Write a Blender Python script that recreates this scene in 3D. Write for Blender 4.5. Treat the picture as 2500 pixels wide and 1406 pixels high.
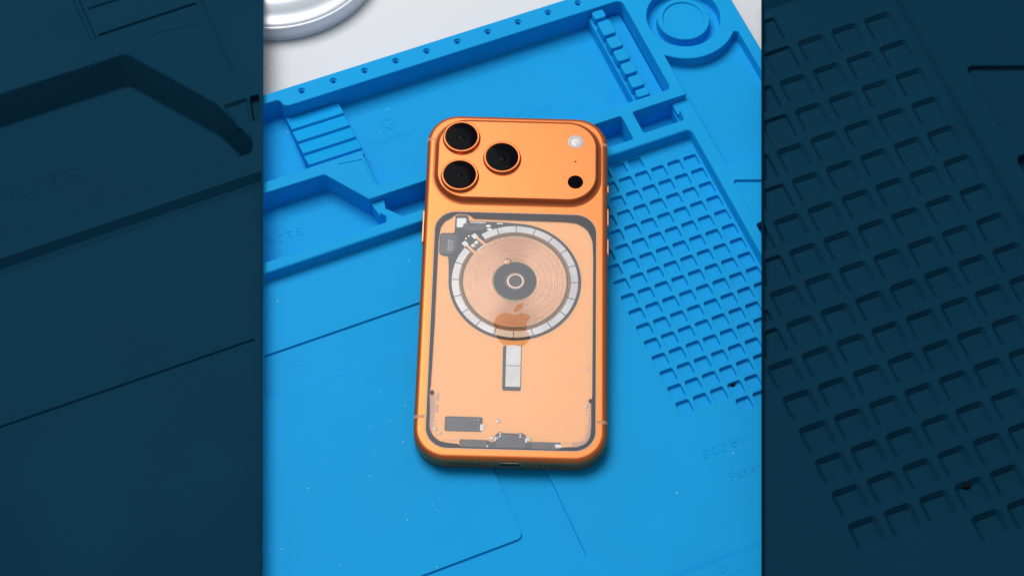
import bpy, math, random
import numpy as np
from mathutils import Matrix, Vector
from mathutils.geometry import delaunay_2d_cdt

for o in list(bpy.data.objects):
    bpy.data.objects.remove(o, do_unlink=True)
SC = bpy.context.scene
COL = SC.collection
MM = 0.001          # every shape below is written in millimetres
PI = math.pi
random.seed(7)

# ------------------------------------------------------------------ camera
cam = bpy.data.cameras.new('camera')
cam.sensor_width = 36.0
cam.lens = 71.39
cam.clip_start = 0.01
cam.clip_end = 20.0
camo = bpy.data.objects.new('camera', cam)
COL.objects.link(camo)
right = Vector((0.92355939, -0.38313254, 0.01573247))
up = Vector((0.31999147, 0.79266356, 0.51893154))
back = Vector((-0.21129011, -0.47422984, 0.85467102))
M = Matrix.Identity(4)
for i in range(3):
    M[i][0], M[i][1], M[i][2] = right[i], up[i], back[i]
M.translation = Vector((-283.534, -441.890, 735.382)) * MM
camo.matrix_world = M
SC.camera = camo

# ------------------------------------------------------------------ room light
world = bpy.data.worlds.new('World')
SC.world = world
world.use_nodes = True
bg = world.node_tree.nodes['Background']
bg.inputs[0].default_value = (0.93, 0.97, 1.0, 1)
bg.inputs[1].default_value = 0.25


def area_lamp(name, loc, target, sx, sy, watts, color):
    l = bpy.data.lights.new(name, 'AREA')
    l.shape = 'RECTANGLE'
    l.size, l.size_y = sx, sy
    l.energy = watts
    l.color = color
    ob = bpy.data.objects.new(name, l)
    COL.objects.link(ob)
    ob.location = loc
    ob.rotation_euler = (Vector(target) - Vector(loc)).to_track_quat('-Z', 'Y').to_euler()
    return ob


area_lamp('softbox_lamp', (-0.23, 0.63, 1.38), (-0.08, 0.0, 0.0), 0.9, 0.9, 21.7, (1.0, 0.985, 0.96))

vs = SC.view_settings
vs.view_transform = 'Standard'
vs.look = 'None'
vs.exposure = 0.0
vs.gamma = 1.0
vs.use_curve_mapping = False
SC.cycles.max_bounces = 8
SC.cycles.transparent_max_bounces = 12


# ------------------------------------------------------------------ materials
def nodes_of(name):
    m = bpy.data.materials.new(name)
    m.use_nodes = True
    return m, m.node_tree.nodes, m.node_tree.links, m.node_tree.nodes['Principled BSDF']


def pmat(name, col, rough=0.5, metal=0.0, spec=0.5, var=0.0, vscale=40.0, bump=0.0, bscale=900.0, rvar=0.0):
    m, N, L, p = nodes_of(name)
    p.inputs['Base Color'].default_value = (*col, 1)
    p.inputs['Roughness'].default_value = rough
    p.inputs['Metallic'].default_value = metal
    p.inputs['Specular IOR Level'].default_value = spec
    tc = N.new('ShaderNodeTexCoord')
    if var or rvar:
        n = N.new('ShaderNodeTexNoise')
        n.inputs['Scale'].default_value = vscale
        n.inputs['Detail'].default_value = 4
        L.new(tc.outputs['Object'], n.inputs['Vector'])
        if var:
            r = N.new('ShaderNodeValToRGB')
            r.color_ramp.elements[0].position = 0.3
            r.color_ramp.elements[1].position = 0.7
            r.color_ramp.elements[0].color = (*[c * (1 - var) for c in col], 1)
            r.color_ramp.elements[1].color = (*[min(1, c * (1 + var)) for c in col], 1)
            L.new(n.outputs['Fac'], r.inputs['Fac'])
            L.new(r.outputs['Color'], p.inputs['Base Color'])
        if rvar:
            mr = N.new('ShaderNodeMapRange')
            mr.inputs['To Min'].default_value = max(0, rough - rvar)
            mr.inputs['To Max'].default_value = min(1, rough + rvar)
            L.new(n.outputs['Fac'], mr.inputs['Value'])
            L.new(mr.outputs['Result'], p.inputs['Roughness'])
    if bump:
        n2 = N.new('ShaderNodeTexNoise')
        n2.inputs['Scale'].default_value = bscale
        n2.inputs['Detail'].default_value = 3
        L.new(tc.outputs['Object'], n2.inputs['Vector'])
        b = N.new('ShaderNodeBump')
        b.inputs['Strength'].default_value = bump
        b.inputs['Distance'].default_value = 0.0002
        L.new(n2.outputs['Fac'], b.inputs['Height'])
        L.new(b.outputs['Normal'], p.inputs['Normal'])
    return m


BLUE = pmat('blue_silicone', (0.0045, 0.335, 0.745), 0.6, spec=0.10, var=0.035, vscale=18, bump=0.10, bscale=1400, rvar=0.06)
NAVY = pmat('darkened_band_navy', (0.0036, 0.0335, 0.066), 0.7, spec=0.02, var=0.05, vscale=16, bump=0.08, bscale=1200)  # darkening of the border bands put into the colour; no such silicone there
WHITE = pmat('white_laminate', (0.70, 0.715, 0.745), 0.5, spec=0.2, var=0.012, vscale=9)
STEEL = pmat('satin_aluminium', (0.72, 0.76, 0.83), 0.42, metal=0.2, var=0.03, vscale=30, rvar=0.05)
ORANGE = pmat('orange_anodised', (0.62, 0.172, 0.053), 0.42, metal=0.8, spec=0.5, var=0.012, vscale=60, bump=0.05, bscale=5000)
BAND = pmat('antenna_band', (0.62, 0.27, 0.12), 0.5, var=0.02)
BUTTON = pmat('button_metal', (0.85, 0.30, 0.11), 0.35, metal=0.5)
PLATE = pmat('inner_plate_orange', (0.93, 0.48, 0.205), 0.5, metal=0.05, spec=0.3, var=0.015, vscale=30)
INK = pmat('border_ink', (0.040, 0.041, 0.050), 0.45, spec=0.4, var=0.06, vscale=120)
SHIELD = pmat('shield_film', (0.020, 0.022, 0.034), 0.5, var=0.2, vscale=150)
CHIP = pmat('flex_dark', (0.030, 0.032, 0.042), 0.5, var=0.2, vscale=300)
CHIP2 = pmat('flex_grey', (0.085, 0.085, 0.10), 0.5, var=0.15, vscale=300)
MAGNET = pmat('magnet_nickel', (0.38, 0.37, 0.375), 0.36, metal=0.4, var=0.10, vscale=140, bump=0.12, bscale=2500)
COPPER = pmat('copper_winding', (0.285, 0.160, 0.105), 0.30, metal=0.92, var=0.08, vscale=70)
_N, _L = COPPER.node_tree.nodes, COPPER.node_tree.links
_p = _N['Principled BSDF']
_p.inputs['Anisotropic'].default_value = 0.9
_p.inputs['Anisotropic Rotation'].default_value = 0.25
_w = _N.new('ShaderNodeTexWave')
_w.wave_type = 'RINGS'
_w.rings_direction = 'Z'
_w.inputs['Scale'].default_value = 400
_w.inputs['Distortion'].default_value = 1.2
_w.inputs['Detail'].default_value = 3
_w.inputs['Detail Scale'].default_value = 0.4
_tc = _N.new('ShaderNodeTexCoord')
_L.new(_tc.outputs['Object'], _w.inputs['Vector'])
_b = _N.new('ShaderNodeBump')
_b.inputs['Strength'].default_value = 0.2
_b.inputs['Distance'].default_value = 0.00006
_L.new(_w.outputs['Fac'], _b.inputs['Height'])
_L.new(_b.outputs['Normal'], _p.inputs['Normal'])
_t = _N.new('ShaderNodeTangent')
_t.direction_type = 'RADIAL'
_t.axis = 'Z'
_L.new(_t.outputs['Tangent'], _p.inputs['Tangent'])
COPPER2 = pmat('copper_lead', (0.60, 0.30, 0.17), 0.4, metal=0.4)
LIME = pmat('varnish_rim', (0.62, 0.62, 0.30), 0.45, var=0.15, vscale=200)
TIN = pmat('tin_white', (0.78, 0.78, 0.80), 0.4, var=0.05, vscale=300)
CORE = pmat('sensor_core', (0.10, 0.09, 0.08), 0.6, var=0.35, vscale=900)
GOLD = pmat('gold_pad', (0.80, 0.70, 0.35), 0.35, metal=0.4)
SCREW = pmat('screw_steel', (0.45, 0.42, 0.43), 0.35, metal=0.4, var=0.1, vscale=400)
TINT = pmat('grey_adhesive', (0.62, 0.37, 0.27), 0.6, var=0.05, vscale=200)
BLACK = pmat('black_hole', (0.012, 0.010, 0.010), 0.5)
LENSBLK = pmat('lens_black', (0.004, 0.004, 0.006), 0.10, spec=0.012)
IRIS = pmat('iris_grey', (0.0048, 0.0048, 0.007), 0.12, spec=0.02)
FLASH = pmat('flash_diffuser', (0.52, 0.48, 0.53), 0.3, var=0.2, vscale=700)
FLASHC = pmat('flash_core', (0.74, 0.71, 0.68), 0.3, var=0.22, vscale=900)
SPEAK = pmat('mesh_black', (0.02, 0.012, 0.01), 0.6)
PORT = pmat('port_gold', (0.55, 0.36, 0.16), 0.4, metal=0.6)
DUST = pmat('dust_white', (0.70, 0.80, 0.85), 0.8)
CRUMB = pmat('dark_crumb', (0.006, 0.006, 0.009), 0.85, spec=0.05, var=0.3, vscale=900)
PRINT = pmat('white_print', (0.62, 0.66, 0.72), 0.5)


def frosted():
    m, N, L, p = nodes_of('frosted_glass')
    N.remove(p)
    out = N['Material Output']
    tr = N.new('ShaderNodeBsdfTransparent')
    tr.inputs[0].default_value = (1, 1, 1, 1)
    df = N.new('ShaderNodeBsdfDiffuse')
    df.inputs[0].default_value = (0.80, 0.82, 0.93, 1)
    gl = N.new('ShaderNodeBsdfGlossy')
    gl.inputs['Roughness'].default_value = 0.3
    m1 = N.new('ShaderNodeMixShader')
    m1.inputs[0].default_value = 0.17
    tl = N.new('ShaderNodeBsdfTranslucent')
    tl.inputs[0].default_value = (0.97, 0.97, 0.98, 1)
    m0 = N.new('ShaderNodeMixShader')
    m0.inputs[0].default_value = 0.5
    L.new(df.outputs[0], m0.inputs[1])
    L.new(tl.outputs[0], m0.inputs[2])
    m2 = N.new('ShaderNodeMixShader')
    fr = N.new('ShaderNodeFresnel')
    fr.inputs['IOR'].default_value = 1.24
    L.new(tr.outputs[0], m1.inputs[1])
    L.new(m0.outputs[0], m1.inputs[2])
    L.new(fr.outputs[0], m2.inputs[0])
    L.new(m1.outputs[0], m2.inputs[1])
    L.new(gl.outputs[0], m2.inputs[2])
    L.new(m2.outputs[0], out.inputs[0])
    return m


def clear_glass():
    m, N, L, p = nodes_of('polished_logo_glass')
    N.remove(p)
    out = N['Material Output']
    tr = N.new('ShaderNodeBsdfTransparent')
    tr.inputs[0].default_value = (0.88, 0.75, 0.63, 1)
    gl = N.new('ShaderNodeBsdfGlossy')
    gl.inputs['Roughness'].default_value = 0.06
    fr = N.new('ShaderNodeFresnel')
    fr.inputs['IOR'].default_value = 1.12
    m2 = N.new('ShaderNodeMixShader')
    L.new(fr.outputs[0], m2.inputs[0])
    L.new(tr.outputs[0], m2.inputs[1])
    L.new(gl.outputs[0], m2.inputs[2])
    L.new(m2.outputs[0], out.inputs[0])
    return m


FROST = frosted()
CLEAR = clear_glass()


# ------------------------------------------------------------------ geometry helpers
def in_loop(pts, loop):
    lp = np.array([(p[0], p[1]) for p in loop])
    x, y = pts[:, 0], pts[:, 1]
    res = np.zeros(len(pts), bool)
    idx = np.nonzero((x >= lp[:, 0].min()) & (x <= lp[:, 0].max()) & (y >= lp[:, 1].min()) & (y <= lp[:, 1].max()))[0]
    if not len(idx):
        return res
    x, y = x[idx], y[idx]
    c = np.zeros(len(idx), bool)
    a = lp[-1]
    for b in lp:
        if a[1] != b[1]:
            c ^= ((a[1] > y) != (b[1] > y)) & (x < (b[0] - a[0]) * (y - a[1]) / (b[1] - a[1]) + a[0])
        a = b
    res[idx] = c
    return res


class MB:
    """collects verts and faces in millimetres, builds ONE mesh object"""

    def __init__(self):
        self.v, self.f, self.s = [], [], []

    def add(self, vs_, fs_, smooth=False):
        b = len(self.v)
        self.v += [tuple(p) for p in vs_]
        for f in fs_:
            self.f.append([b + i for i in f])
            self.s.append(smooth)

    def fill(self, outer, holes, z, flip=False):
        pts, edges = [], []
        for lp in [outer] + holes:
            b = len(pts)
            n = len(lp)
            pts += [Vector((p[0], p[1])) for p in lp]
            edges += [(b + i, b + (i + 1) % n) for i in range(n)]
        vv, ee, ff, _, _, _ = delaunay_2d_cdt(pts, edges, [], 0, 1e-5)
        co = np.array([(p.x, p.y) for p in vv])
        tri_ = np.array([list(f) for f in ff])
        cen = co[tri_].mean(axis=1)
        keep = in_loop(cen, outer)
        for h in holes:
            keep &= ~in_loop(cen, h)
        self.add([(p.x, p.y, z) for p in vv], [f[::-1] if flip else f for f in tri_[keep].tolist()])

    def loft(self, loops, smooth=True, closed=True):
        """loops: list of lists of 3D points, equal counts"""
        n = len(loops[0])
        vs_, fs_ = [], []
        for lp in loops:
            vs_ += lp
        for k in range(len(loops) - 1):
            for i in range(n if closed else n - 1):
                j = (i + 1) % n
                fs_.append([k * n + i, k * n + j, (k + 1) * n + j, (k + 1) * n + i])
        self.add(vs_, fs_, smooth)

    def lathe(self, prof, c=(0, 0), seg=48, smooth=True, cap=False):
        loops = []
        for r, z in prof:
            loops.append([(c[0] + r * math.cos(2 * PI * i / seg), c[1] + r * math.sin(2 * PI * i / seg), z) for i in range(seg)])
        self.loft(loops, smooth)
        if cap:
            self.add(loops[-1], [list(range(seg))])

    def slab(self, loop, z0, z1, e=0.0):
        """closed prism between z0 and z1 with a small top chamfer"""
        lo = [(p[0], p[1], z0) for p in loop]
        if e:
            ins = offset(loop, -e)
            hi = [(p[0], p[1], z1 - e) for p in loop]
            tp = [(p[0], p[1], z1) for p in ins]
            self.loft([lo, hi], False)
            self.loft([hi, tp], False)
            self.fill(ins, [], z1)
        else:
            hi = [(p[0], p[1], z1) for p in loop]
            self.loft([lo, hi], False)
            self.fill(loop, [], z1)

    def build(self, name, material, parent=None):
        me = bpy.data.meshes.new(name)
        me.from_pydata([(x * MM, y * MM, z * MM) for x, y, z in self.v], [], self.f)
        me.polygons.foreach_set('use_smooth', self.s)
        me.materials.append(material)
        me.update()
        ob = bpy.data.objects.new(name, me)
        COL.objects.link(ob)
        if parent is not None:
            ob.parent = parent
        return ob


def area2(lp):
    return sum(lp[i][0] * lp[(i + 1) % len(lp)][1] - lp[(i + 1) % len(lp)][0] * lp[i][1] for i in range(len(lp)))


def rnd(poly, r=0.8, seg=5):
    """rounded polygon, counter-clockwise; points may carry their own radius (x, y, r)"""
    if area2(poly) < 0:
        poly = poly[::-1]
    out = []
    n = len(poly)
    for i in range(n):
        p = Vector(poly[i][:2])
        a = Vector(poly[i - 1][:2]) - p
        b = Vector(poly[(i + 1) % n][:2]) - p
        rr = poly[i][2] if len(poly[i]) > 2 else r
        la, lb = a.length, b.length
        a /= la
        b /= lb
        cosv = max(-1, min(1, a.dot(b)))
        ang = math.acos(cosv)
        if rr <= 0 or ang > PI - 0.03:
            out.append((p.x, p.y))
            continue
        t = rr / math.tan(ang / 2)
        lim = 0.48 * min(la, lb)
        if t > lim:
            t = lim
            rr = t * math.tan(ang / 2)
        c = p + (a + b).normalized() * (rr / math.sin(ang / 2))
        s = p + a * t - c
        e = p + b * t - c
        a0 = math.atan2(s.y, s.x)
        da = (math.atan2(e.y, e.x) - a0 + PI) % (2 * PI) - PI
        k = max(2, int(abs(da) / (PI / 2) * seg + 0.5))
        for q in range(k + 1):
            w = a0 + da * q / k
            out.append((c.x + rr * math.cos(w), c.y + rr * math.sin(w)))
    return out


def offset(lp, d):
    """offset a counter-clockwise loop; positive is outward"""
    n = len(lp)
    out = []
    for i in range(n):
        p0, p1, p2 = Vector(lp[i - 1]), Vector(lp[i]), Vector(lp[(i + 1) % n])
        e1, e2 = p1 - p0, p2 - p1
        if e1.length < 1e-9:
            e1 = e2
        if e2.length < 1e-9:
            e2 = e1
        n1 = Vector((e1.y, -e1.x)).normalized()
        n2 = Vector((e2.y, -e2.x)).normalized()
        m = n1 + n2
        l2 = m.length_squared
        if l2 < 0.2:
            m = n1
            l2 = 1
            q = m * d
        else:
            q = m * (2 * d / l2)
        out.append((p1.x + q.x, p1.y + q.y))
    return out


def circle(cx, cy, r, n=32):
    return [(cx + r * math.cos(2 * PI * i / n), cy + r * math.sin(2 * PI * i / n)) for i in range(n)]


def rect(x0, y0, x1, y1, r=0.8, seg=5):
    return rnd([(x0, y0), (x1, y0), (x1, y1), (x0, y1)], r, seg)


def lv(loop, z, ch=None, e=0.4, f=0.4, draft=0.12, floor=None, mid=None):
    return dict(loop=loop, z=z, ch=ch or [], e=e, f=f, draft=draft, floor=floor, mid=mid)


def step_profile(zp, zc, e, f, draft):
    """(offset, z) pairs from the parent level to the child level"""
    h = abs(zp - zc)
    e = min(e, h * 0.45)
    f = min(f, h * 0.45)
    q = [(PI / 2) * k / 3 for k in range(4)]
    pr = []
    if zc < zp:
        for a in q:
            pr.append((e * (1 - math.sin(a)), zp - e * (1 - math.cos(a))))
        for a in q:
            pr.append((-draft - f * (1 - math.cos(a)), zc + f * (1 - math.sin(a))))
    else:
        for a in q:
            pr.append((draft + f * (1 - math.sin(a)), zp + f * (1 - math.cos(a))))
        for a in q:
            pr.append((-e * (1 - math.cos(a)), zc - e * (1 - math.sin(a))))
    return pr


def region(mb, fill_loop, z, children):
    holes = []
    for c in children:
        if c['floor'] is not None:
            h = z - c['z']
            top = offset(c['loop'], 0.5)
            l0 = [(p[0], p[1], z) for p in top]
            l1 = [(p[0], p[1], z - 0.5) for p in c['loop']]
            l2 = [(p[0], p[1], c['z'] + (0.08 if c['mid'] else 0.4)) for p in c['floor']]
            fl = offset(c['floor'], -0.6)
            l3 = [(p[0], p[1], c['z']) for p in fl]
            mb.loft([l0, l1], True)
            if c['mid']:
                a_, b_ = c['mid']
                lm = [(p[0] + (q[0] - p[0]) * a_, p[1] + (q[1] - p[1]) * a_, z - h * b_) for p, q in zip(c['loop'], c['floor'])]
                mb.loft([l1, lm], True)
                mb.loft([lm, l2], True)
            else:
                mb.loft([l1, l2], True)
            mb.loft([l2, l3], True)
            holes.append(top)
            region(mb, fl, c['z'], c['ch'])
            continue
        pr = step_profile(z, c['z'], c['e'], c['f'], c['draft'])
        loops = []
        for o_, zz in pr:
            loops.append([(p[0], p[1], zz) for p in offset(c['loop'], o_)])
        mb.loft(loops, True)
        holes.append([(p[0], p[1]) for p in loops[0]])
        region(mb, [(p[0], p[1]) for p in loops[-1]], c['z'], c['ch'])
    mb.fill(fill_loop, holes, z)


def skirt(mb, loop, z, zb, e=0.6, under=0.0):
    """outer wall of a sheet: rounded top edge, then straight down. Returns the loop for the top face"""
    q = [(PI / 2) * k / 4 for k in range(5)]
    loops = [[(p[0], p[1], z - e * (1 - math.cos(a))) for p in offset(loop, -e * (1 - math.sin(a)))] for a in q]
    loops.append([(p[0], p[1], zb) for p in (offset(loop, -under) if under else loop)])
    mb.loft(loops[::-1], True)
    return [(p[0], p[1]) for p in loops[0]]


def tag(o, label=None, cat=None, kind=None, group=None):
    if label:
        o['label'] = label
    if cat:
        o['category'] = cat
    if kind:
        o['kind'] = kind
    if group:
        o['group'] = group
    return o


# stroke letters: typewriter shapes on a 0.6 wide cell, x-height 0.45, cap height 0.64
def arc(cx, cy, rx, ry, a0, a1, n=10):
    return [(cx + rx * math.cos(math.radians(a0 + (a1 - a0) * k / n)), cy + ry * math.sin(math.radians(a0 + (a1 - a0) * k / n))) for k in range(n + 1)]


GL = {
    'P': [[(.12, 0), (.12, .64)], [(.03, 0), (.24, 0)], [(.03, .64), (.3, .64)] + arc(.32, .475, .17, .165, 90, -90) + [(.12, .31)]],
    'a': [arc(.27, .3, .15, .15, 150, 0) + [(.42, .06), (.5, 0), (.54, .0)], [(.42, .26), (.25, .26)] + arc(.24, .13, .14, .13, 90, 290) + [(.42, .1)]],
    'r': [[(.08, .44), (.2, .44), (.2, 0)], [(.08, 0), (.36, 0)], [(.2, .28)] + arc(.38, .26, .18, .18, 170, 50)],
    't': [[(.22, .6), (.22, .12)] + arc(.34, .12, .12, .12, 180, 300), [(.07, .44), (.46, .44)]],
    's': [arc(.28, .34, .15, .11, 20, 250) + arc(.28, .115, .16, .115, 80, -160), [(.43, .36), (.43, .45)], [(.12, .09), (.12, 0)]],
    'm': [[(.02, .44), (.1, .44), (.1, 0)], arc(.21, .33, .1, .11, 170, 0) + [(.31, 0)], arc(.41, .33, .1, .11, 170, 0) + [(.51, 0)], [(.03, 0), (.17, 0)], [(.46, 0), (.58, 0)]],
    'g': [arc(.26, .24, .16, .2, 0, 360, 14), [(.42, .44), (.42, -.05)] + arc(.27, -.05, .15, .13, 0, -150), [(.42, .44), (.52, .44)]],
    'n': [[(.04, .44), (.14, .44), (.14, 0)], [(.14, .3)] + arc(.3, .3, .14, .14, 150, 0) + [(.44, 0)], [(.06, 0), (.22, 0)], [(.37, 0), (.53, 0)]],
    'e': [[(.12, .24), (.46, .24)] + arc(.29, .23, .17, .22, 5, 310, 16)],
    'i': [[(.12, .44), (.29, .44), (.29, 0)], [(.1, 0), (.48, 0)], [(.28, .6), (.3, .6)]],
    'c': [arc(.3, .22, .18, .22, 40, 320, 16), [(.44, .36), (.44, .45)]],
    'w': [[(.03, .44), (.17, 0), (.29, .36), (.41, 0), (.55, .44)], [(0, .44), (.12, .44)], [(.46, .44), (.58, .44)]],
    '1': [[(.14, .52), (.3, .64), (.3, 0)], [(.12, 0), (.48, 0)]],
    '2': [arc(.3, .46, .17, .18, 170, -40) + [(.12, 0), (.5, 0)]],
    'o': [arc(.29, .22, .18, .22, 0, 360, 16)],
}


def ridge(mb, path, z, w, h):
    """a low rounded bead along a path"""
    n = len(path)
    if n < 2:
        return
    rows = []
    for i in range(n):
        a = Vector(path[max(i - 1, 0)])
        b = Vector(path[min(i + 1, n - 1)])
        d = (b - a)
        if d.length < 1e-9:
            d = Vector((1, 0))
        d.normalize()
        nn = Vector((-d.y, d.x))
        p = Vector(path[i])
        row = []
        for t, hh in ((-.5, -0.05), (-.42, h * .6), (0, h), (.42, h * .6), (.5, -0.05)):
            q = p + nn * (t * w)
            row.append((q.x, q.y, z + hh))
        rows.append(row)
    mb.loft(rows, True, closed=False)
    for row in (rows[0], rows[-1]):
        mb.add(row, [list(range(5))])


def word(text, x, y, size, adv, z, w, h, ang=0.0):
    mb = MB()
    ca, sa = math.cos(ang), math.sin(ang)
    for k, ch in enumerate(text):
        for st in GL[ch]:
            pts = []
            for gx, gy in st:
                lx, ly = k * adv + gx * size, gy * size
                pts.append((x + lx * ca - ly * sa, y + lx * sa + ly * ca))
            ridge(mb, pts, z, w, h)
    return mb


# ================================================================== table
t = MB()
t.add([(-700, -700, -8), (600, -700, -8), (600, 600, -8), (-700, 600, -8)], [(0, 1, 2, 3)])
tbl = t.build('table_top', WHITE)
tag(tbl, 'white smooth table top behind the blue mat', None, 'structure')


# ================================================================== blue repair mat
def lx(y, off):
    return -145.6 - 100.2 * (159.6 - y) / 292.5 - off * 1.057


RIM = 6.0
mat_e = tag(bpy.data.objects.new('repair_mat', None), 'bright blue silicone repair mat with moulded troughs, pockets and lettering under the orange phone', 'repair mat')
COL.objects.link(mat_e)
mat_e.location = (-0.09, -0.05, -0.008)
bpy.context.view_layer.update()


def mchild(mb, name, m, parent=None):
    ob = mb.build(name, m)
    p = parent or mat_e
    ob.parent = p
    ob.matrix_parent_inverse = p.matrix_world.inverted()
    return ob


# --- big back trough: left bay, ribbed ramp, magnetic bay, screw compartment
knob_y = [(75.2, 4.2), (66.2, 3.25), (58.4, 3.25), (50.5, 3.25), (42.5, 3.25)]
knobs = [lv(rect(-12.9, y - hh, -6.7, y + hh, 1.2, 5), 5.7, e=0.5, f=0.2, draft=0.1) for y, hh in knob_y]
knobs.append(lv(rect(-12.6, 81.6, -6.9, 86.3, 1.2, 5), 5.0, e=0.5, f=0.2, draft=0.1))
knobs.append(lv(rect(-12.9, 33.5, -6.7, 37.8, 1.2, 5), 5.8, e=0.5, f=0.2, draft=0.05))
sepr = lv(rect(-13.7, 33.1, -6.0, 86.8, 0.4, 3), 0.6, knobs, e=0.5, f=0.2, draft=0.1)
narrow = lv(rect(-5.6, 33.2, 2.2, 86.7, 0.6, 4), -3.0, e=0.4, f=0.3, draft=0.05)
back_loop = rnd([(lx(92, 1.6), 92.0), (-161.8, 92.0, 2.0), (-160.9, 88.2, 1.2), (-158.6, 87.2, 1.5), (2.8, 87.2, 3.0),
                 (2.8, 32.6, 2.2), (-137.4, 32.6, 1.0), (-137.4, 52.4, 0.8), (lx(52.4, 1.6), 52.4)], 1.0)
back_trough = lv(back_loop, -6.0, [sepr, narrow], e=0.45, f=0.6)
tri = lv(rnd([(-150.0, 49.6), (-138.6, 48.0), (-138.6, 33.6)], 0.5), RIM - 0.35, e=0.15, f=0.15, draft=0.05)

# --- parts bay with slot and saddle
parts_loop = rnd([(lx(47, 1.6), 47.0), (-156.7, 46.6, 1.6), (-143.2, 27.2, 0.8), (-24.1, 27.1, 1.2), (-24.1, 13.7, 1.2), (-132.8, 13.7, 0.6),
                  (-138.0, 20.0, 0.6), (-141.6, 19.4, 0.5), (-139.4, 16.2, 1.0), (-140.6, 13.5, 1.2), (lx(13.5, 1.6), 13.5)], 1.0)
saddle = lv(rnd([(-142.6, 27.0), (-136.6, 27.0), (-138.05, 20.15), (-141.2, 19.68)], 0.25), 2.6, e=0.15, f=0.02, draft=0.0)
parts_bay = lv(parts_loop, -6.0, [saddle], e=0.45, f=0.6)

# --- second slot, saddle and right tray
arcp = [(25.3 + 24 * math.cos(math.radians(a)), 67.5 + 24 * math.sin(math.radians(a))) for a in range(-42, -136, -4)]
right_loop = rnd([(8.0, 50.4, 0.4)] + [(p[0], p[1], 0) for p in arcp[::-1] if p[0] > 8.6] + [(44.9, 50.6, 1.6), (44.9, -15.5, 2), (8.0, -15.5, 2), (8.0, 20.4, 0.15), (1.4, 20.4, 0.15), (1.0, 14.8, 0.8),
                  (-18.6, 14.8, 1.0), (-18.6, 27.1, 1.0), (8.0, 27.1, 0.8)], 1.0)
slot_floor = lv(rect(-18.0, 15.4, 0.5, 26.5, 0.6), -6.0, e=0.3, f=0.4)
saddle2 = lv(rect(0.85, 20.5, 8.7, 27.0, 0.25), 2.6, e=0.15, f=0.02, draft=0.0)
right_tray = lv(right_loop, 0.0, [slot_floor, saddle2], e=0.45, f=0.6)
dish = lv(circle(25.3, 67.5, 16.9, 72), 0.2, [lv(circle(25.0, 66.8, 12.0, 64), 5.4, [lv(circle(25.1, 67.2, 9.4, 56), 4.6, e=0.3, f=0.3)], e=0.5, f=0.6)], e=0.5, f=0.6)
wedge = lv(rnd([(6.9, -22.3), (32, -32.2), (32, -44), (6.9, -40)], 1.2), 4.7, e=0.3, f=0.3)
side_pocket = lv(rect(6.3, -92, 34, -46.6, 1.5), 1.0, e=0.4, f=0.5)

# --- screw holes along the back rim
holes = [lv(circle(-150.78 + 14.934 * k, 92.87, 1.5, 20), RIM - 0.9, [lv(circle(-150.78 + 14.934 * k, 92.8, 0.95, 16), 1.0, e=0.2, f=0.2, draft=0.05)], e=0.25, f=0.25, draft=0.1) for k in range(12)]

# --- pad with pocket grid and inlaid working sheet
P_ = 7.851
pockets = []
for v in range(-1, 16):
    for u in range(-7, 1):
        if v == -1 and u > -3:
            continue
        if v == 15 and u < -4:
            continue
        x1, y1 = u * P_, -v * P_
        pockets.append(lv(rect(x1 - 6.0, y1 - 6.0, x1, y1, 0.95, 4), -1.65, e=0.22, f=0.35, draft=0.12))
plate = lv(rnd([(lx(-45.2, 2.6), -45.2), (-141.3, -45.2), (-141.3, -141.6, 3.0), (lx(-141.6, 2.6), -141.6)], 1.5), -0.02, e=0.18, f=0.12, draft=0.02)
inlay = lv(rnd([(lx(-25.7, 2.1), -25.7), (-121.6, -25.7), (-121.6, -160.6, 3.2), (lx(-160.6, 2.1), -160.6)], 1.5), -1.0, [plate], e=0.2, f=0.12, draft=0.02)
pad = lv(rnd([(lx(8.2, 1.6), 8.2), (-60, 8.3, 0), (-39, 9.1, 0), (1.5, 9.1, 2.4), (1.5, -208, 2), (lx(-208, 1.6), -208)], 1.5), 0.0, pockets + [inlay], e=0.9, f=0.9, draft=0.3)

m = MB()
outline = rnd([(lx(97, 3.0), 96.9), (50.1, 96.9, 6), (50.1, -214, 6), (lx(-214, 3.0), -214)], 0.6)
top = skirt(m, outline, RIM, -8.0, 0.5)
region(m, top, RIM, [back_trough, tri, parts_bay, right_tray, dish, wedge, side_pocket, pad] + holes)
mchild(m, 'moulded_body', BLUE)

# --- stepped ramp: four sloping treads, each ending in a small drop towards the front
rp = MB()
pf = [(87.4, -7.0), (87.4, -2.6), (79.6, -0.2), (78.9, -0.05), (78.6, -0.35), (78.5, -1.2), (78.2, -1.4), (71.6, 0.9), (70.9, 1.05), (70.6, 0.75), (70.5, -0.1), (70.2, -0.3), (63.8, 2.1), (63.1, 2.25), (62.8, 1.95), (62.7, 1.1), (62.4, 0.9),
      (56.2, 3.6), (55.5, 3.75), (55.2, 3.45), (55.1, 2.6), (54.8, 2.5), (52.1, 3.4), (52.1, -7.0)]
xs = (-160.9, -160.7, -136.5, -136.3)
rows = []
for xi, dx in zip(xs, (-0.2, 0, 0, -0.2)):
    rows.append([(xi, y_, z_ + dx) for y_, z_ in pf])
rp.loft(rows, False)
rp.add(rows[0], [list(range(len(pf)))])
rp.add(rows[-1], [list(range(len(pf)))[::-1]])
mchild(rp, 'stepped_ramp', BLUE)

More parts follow.
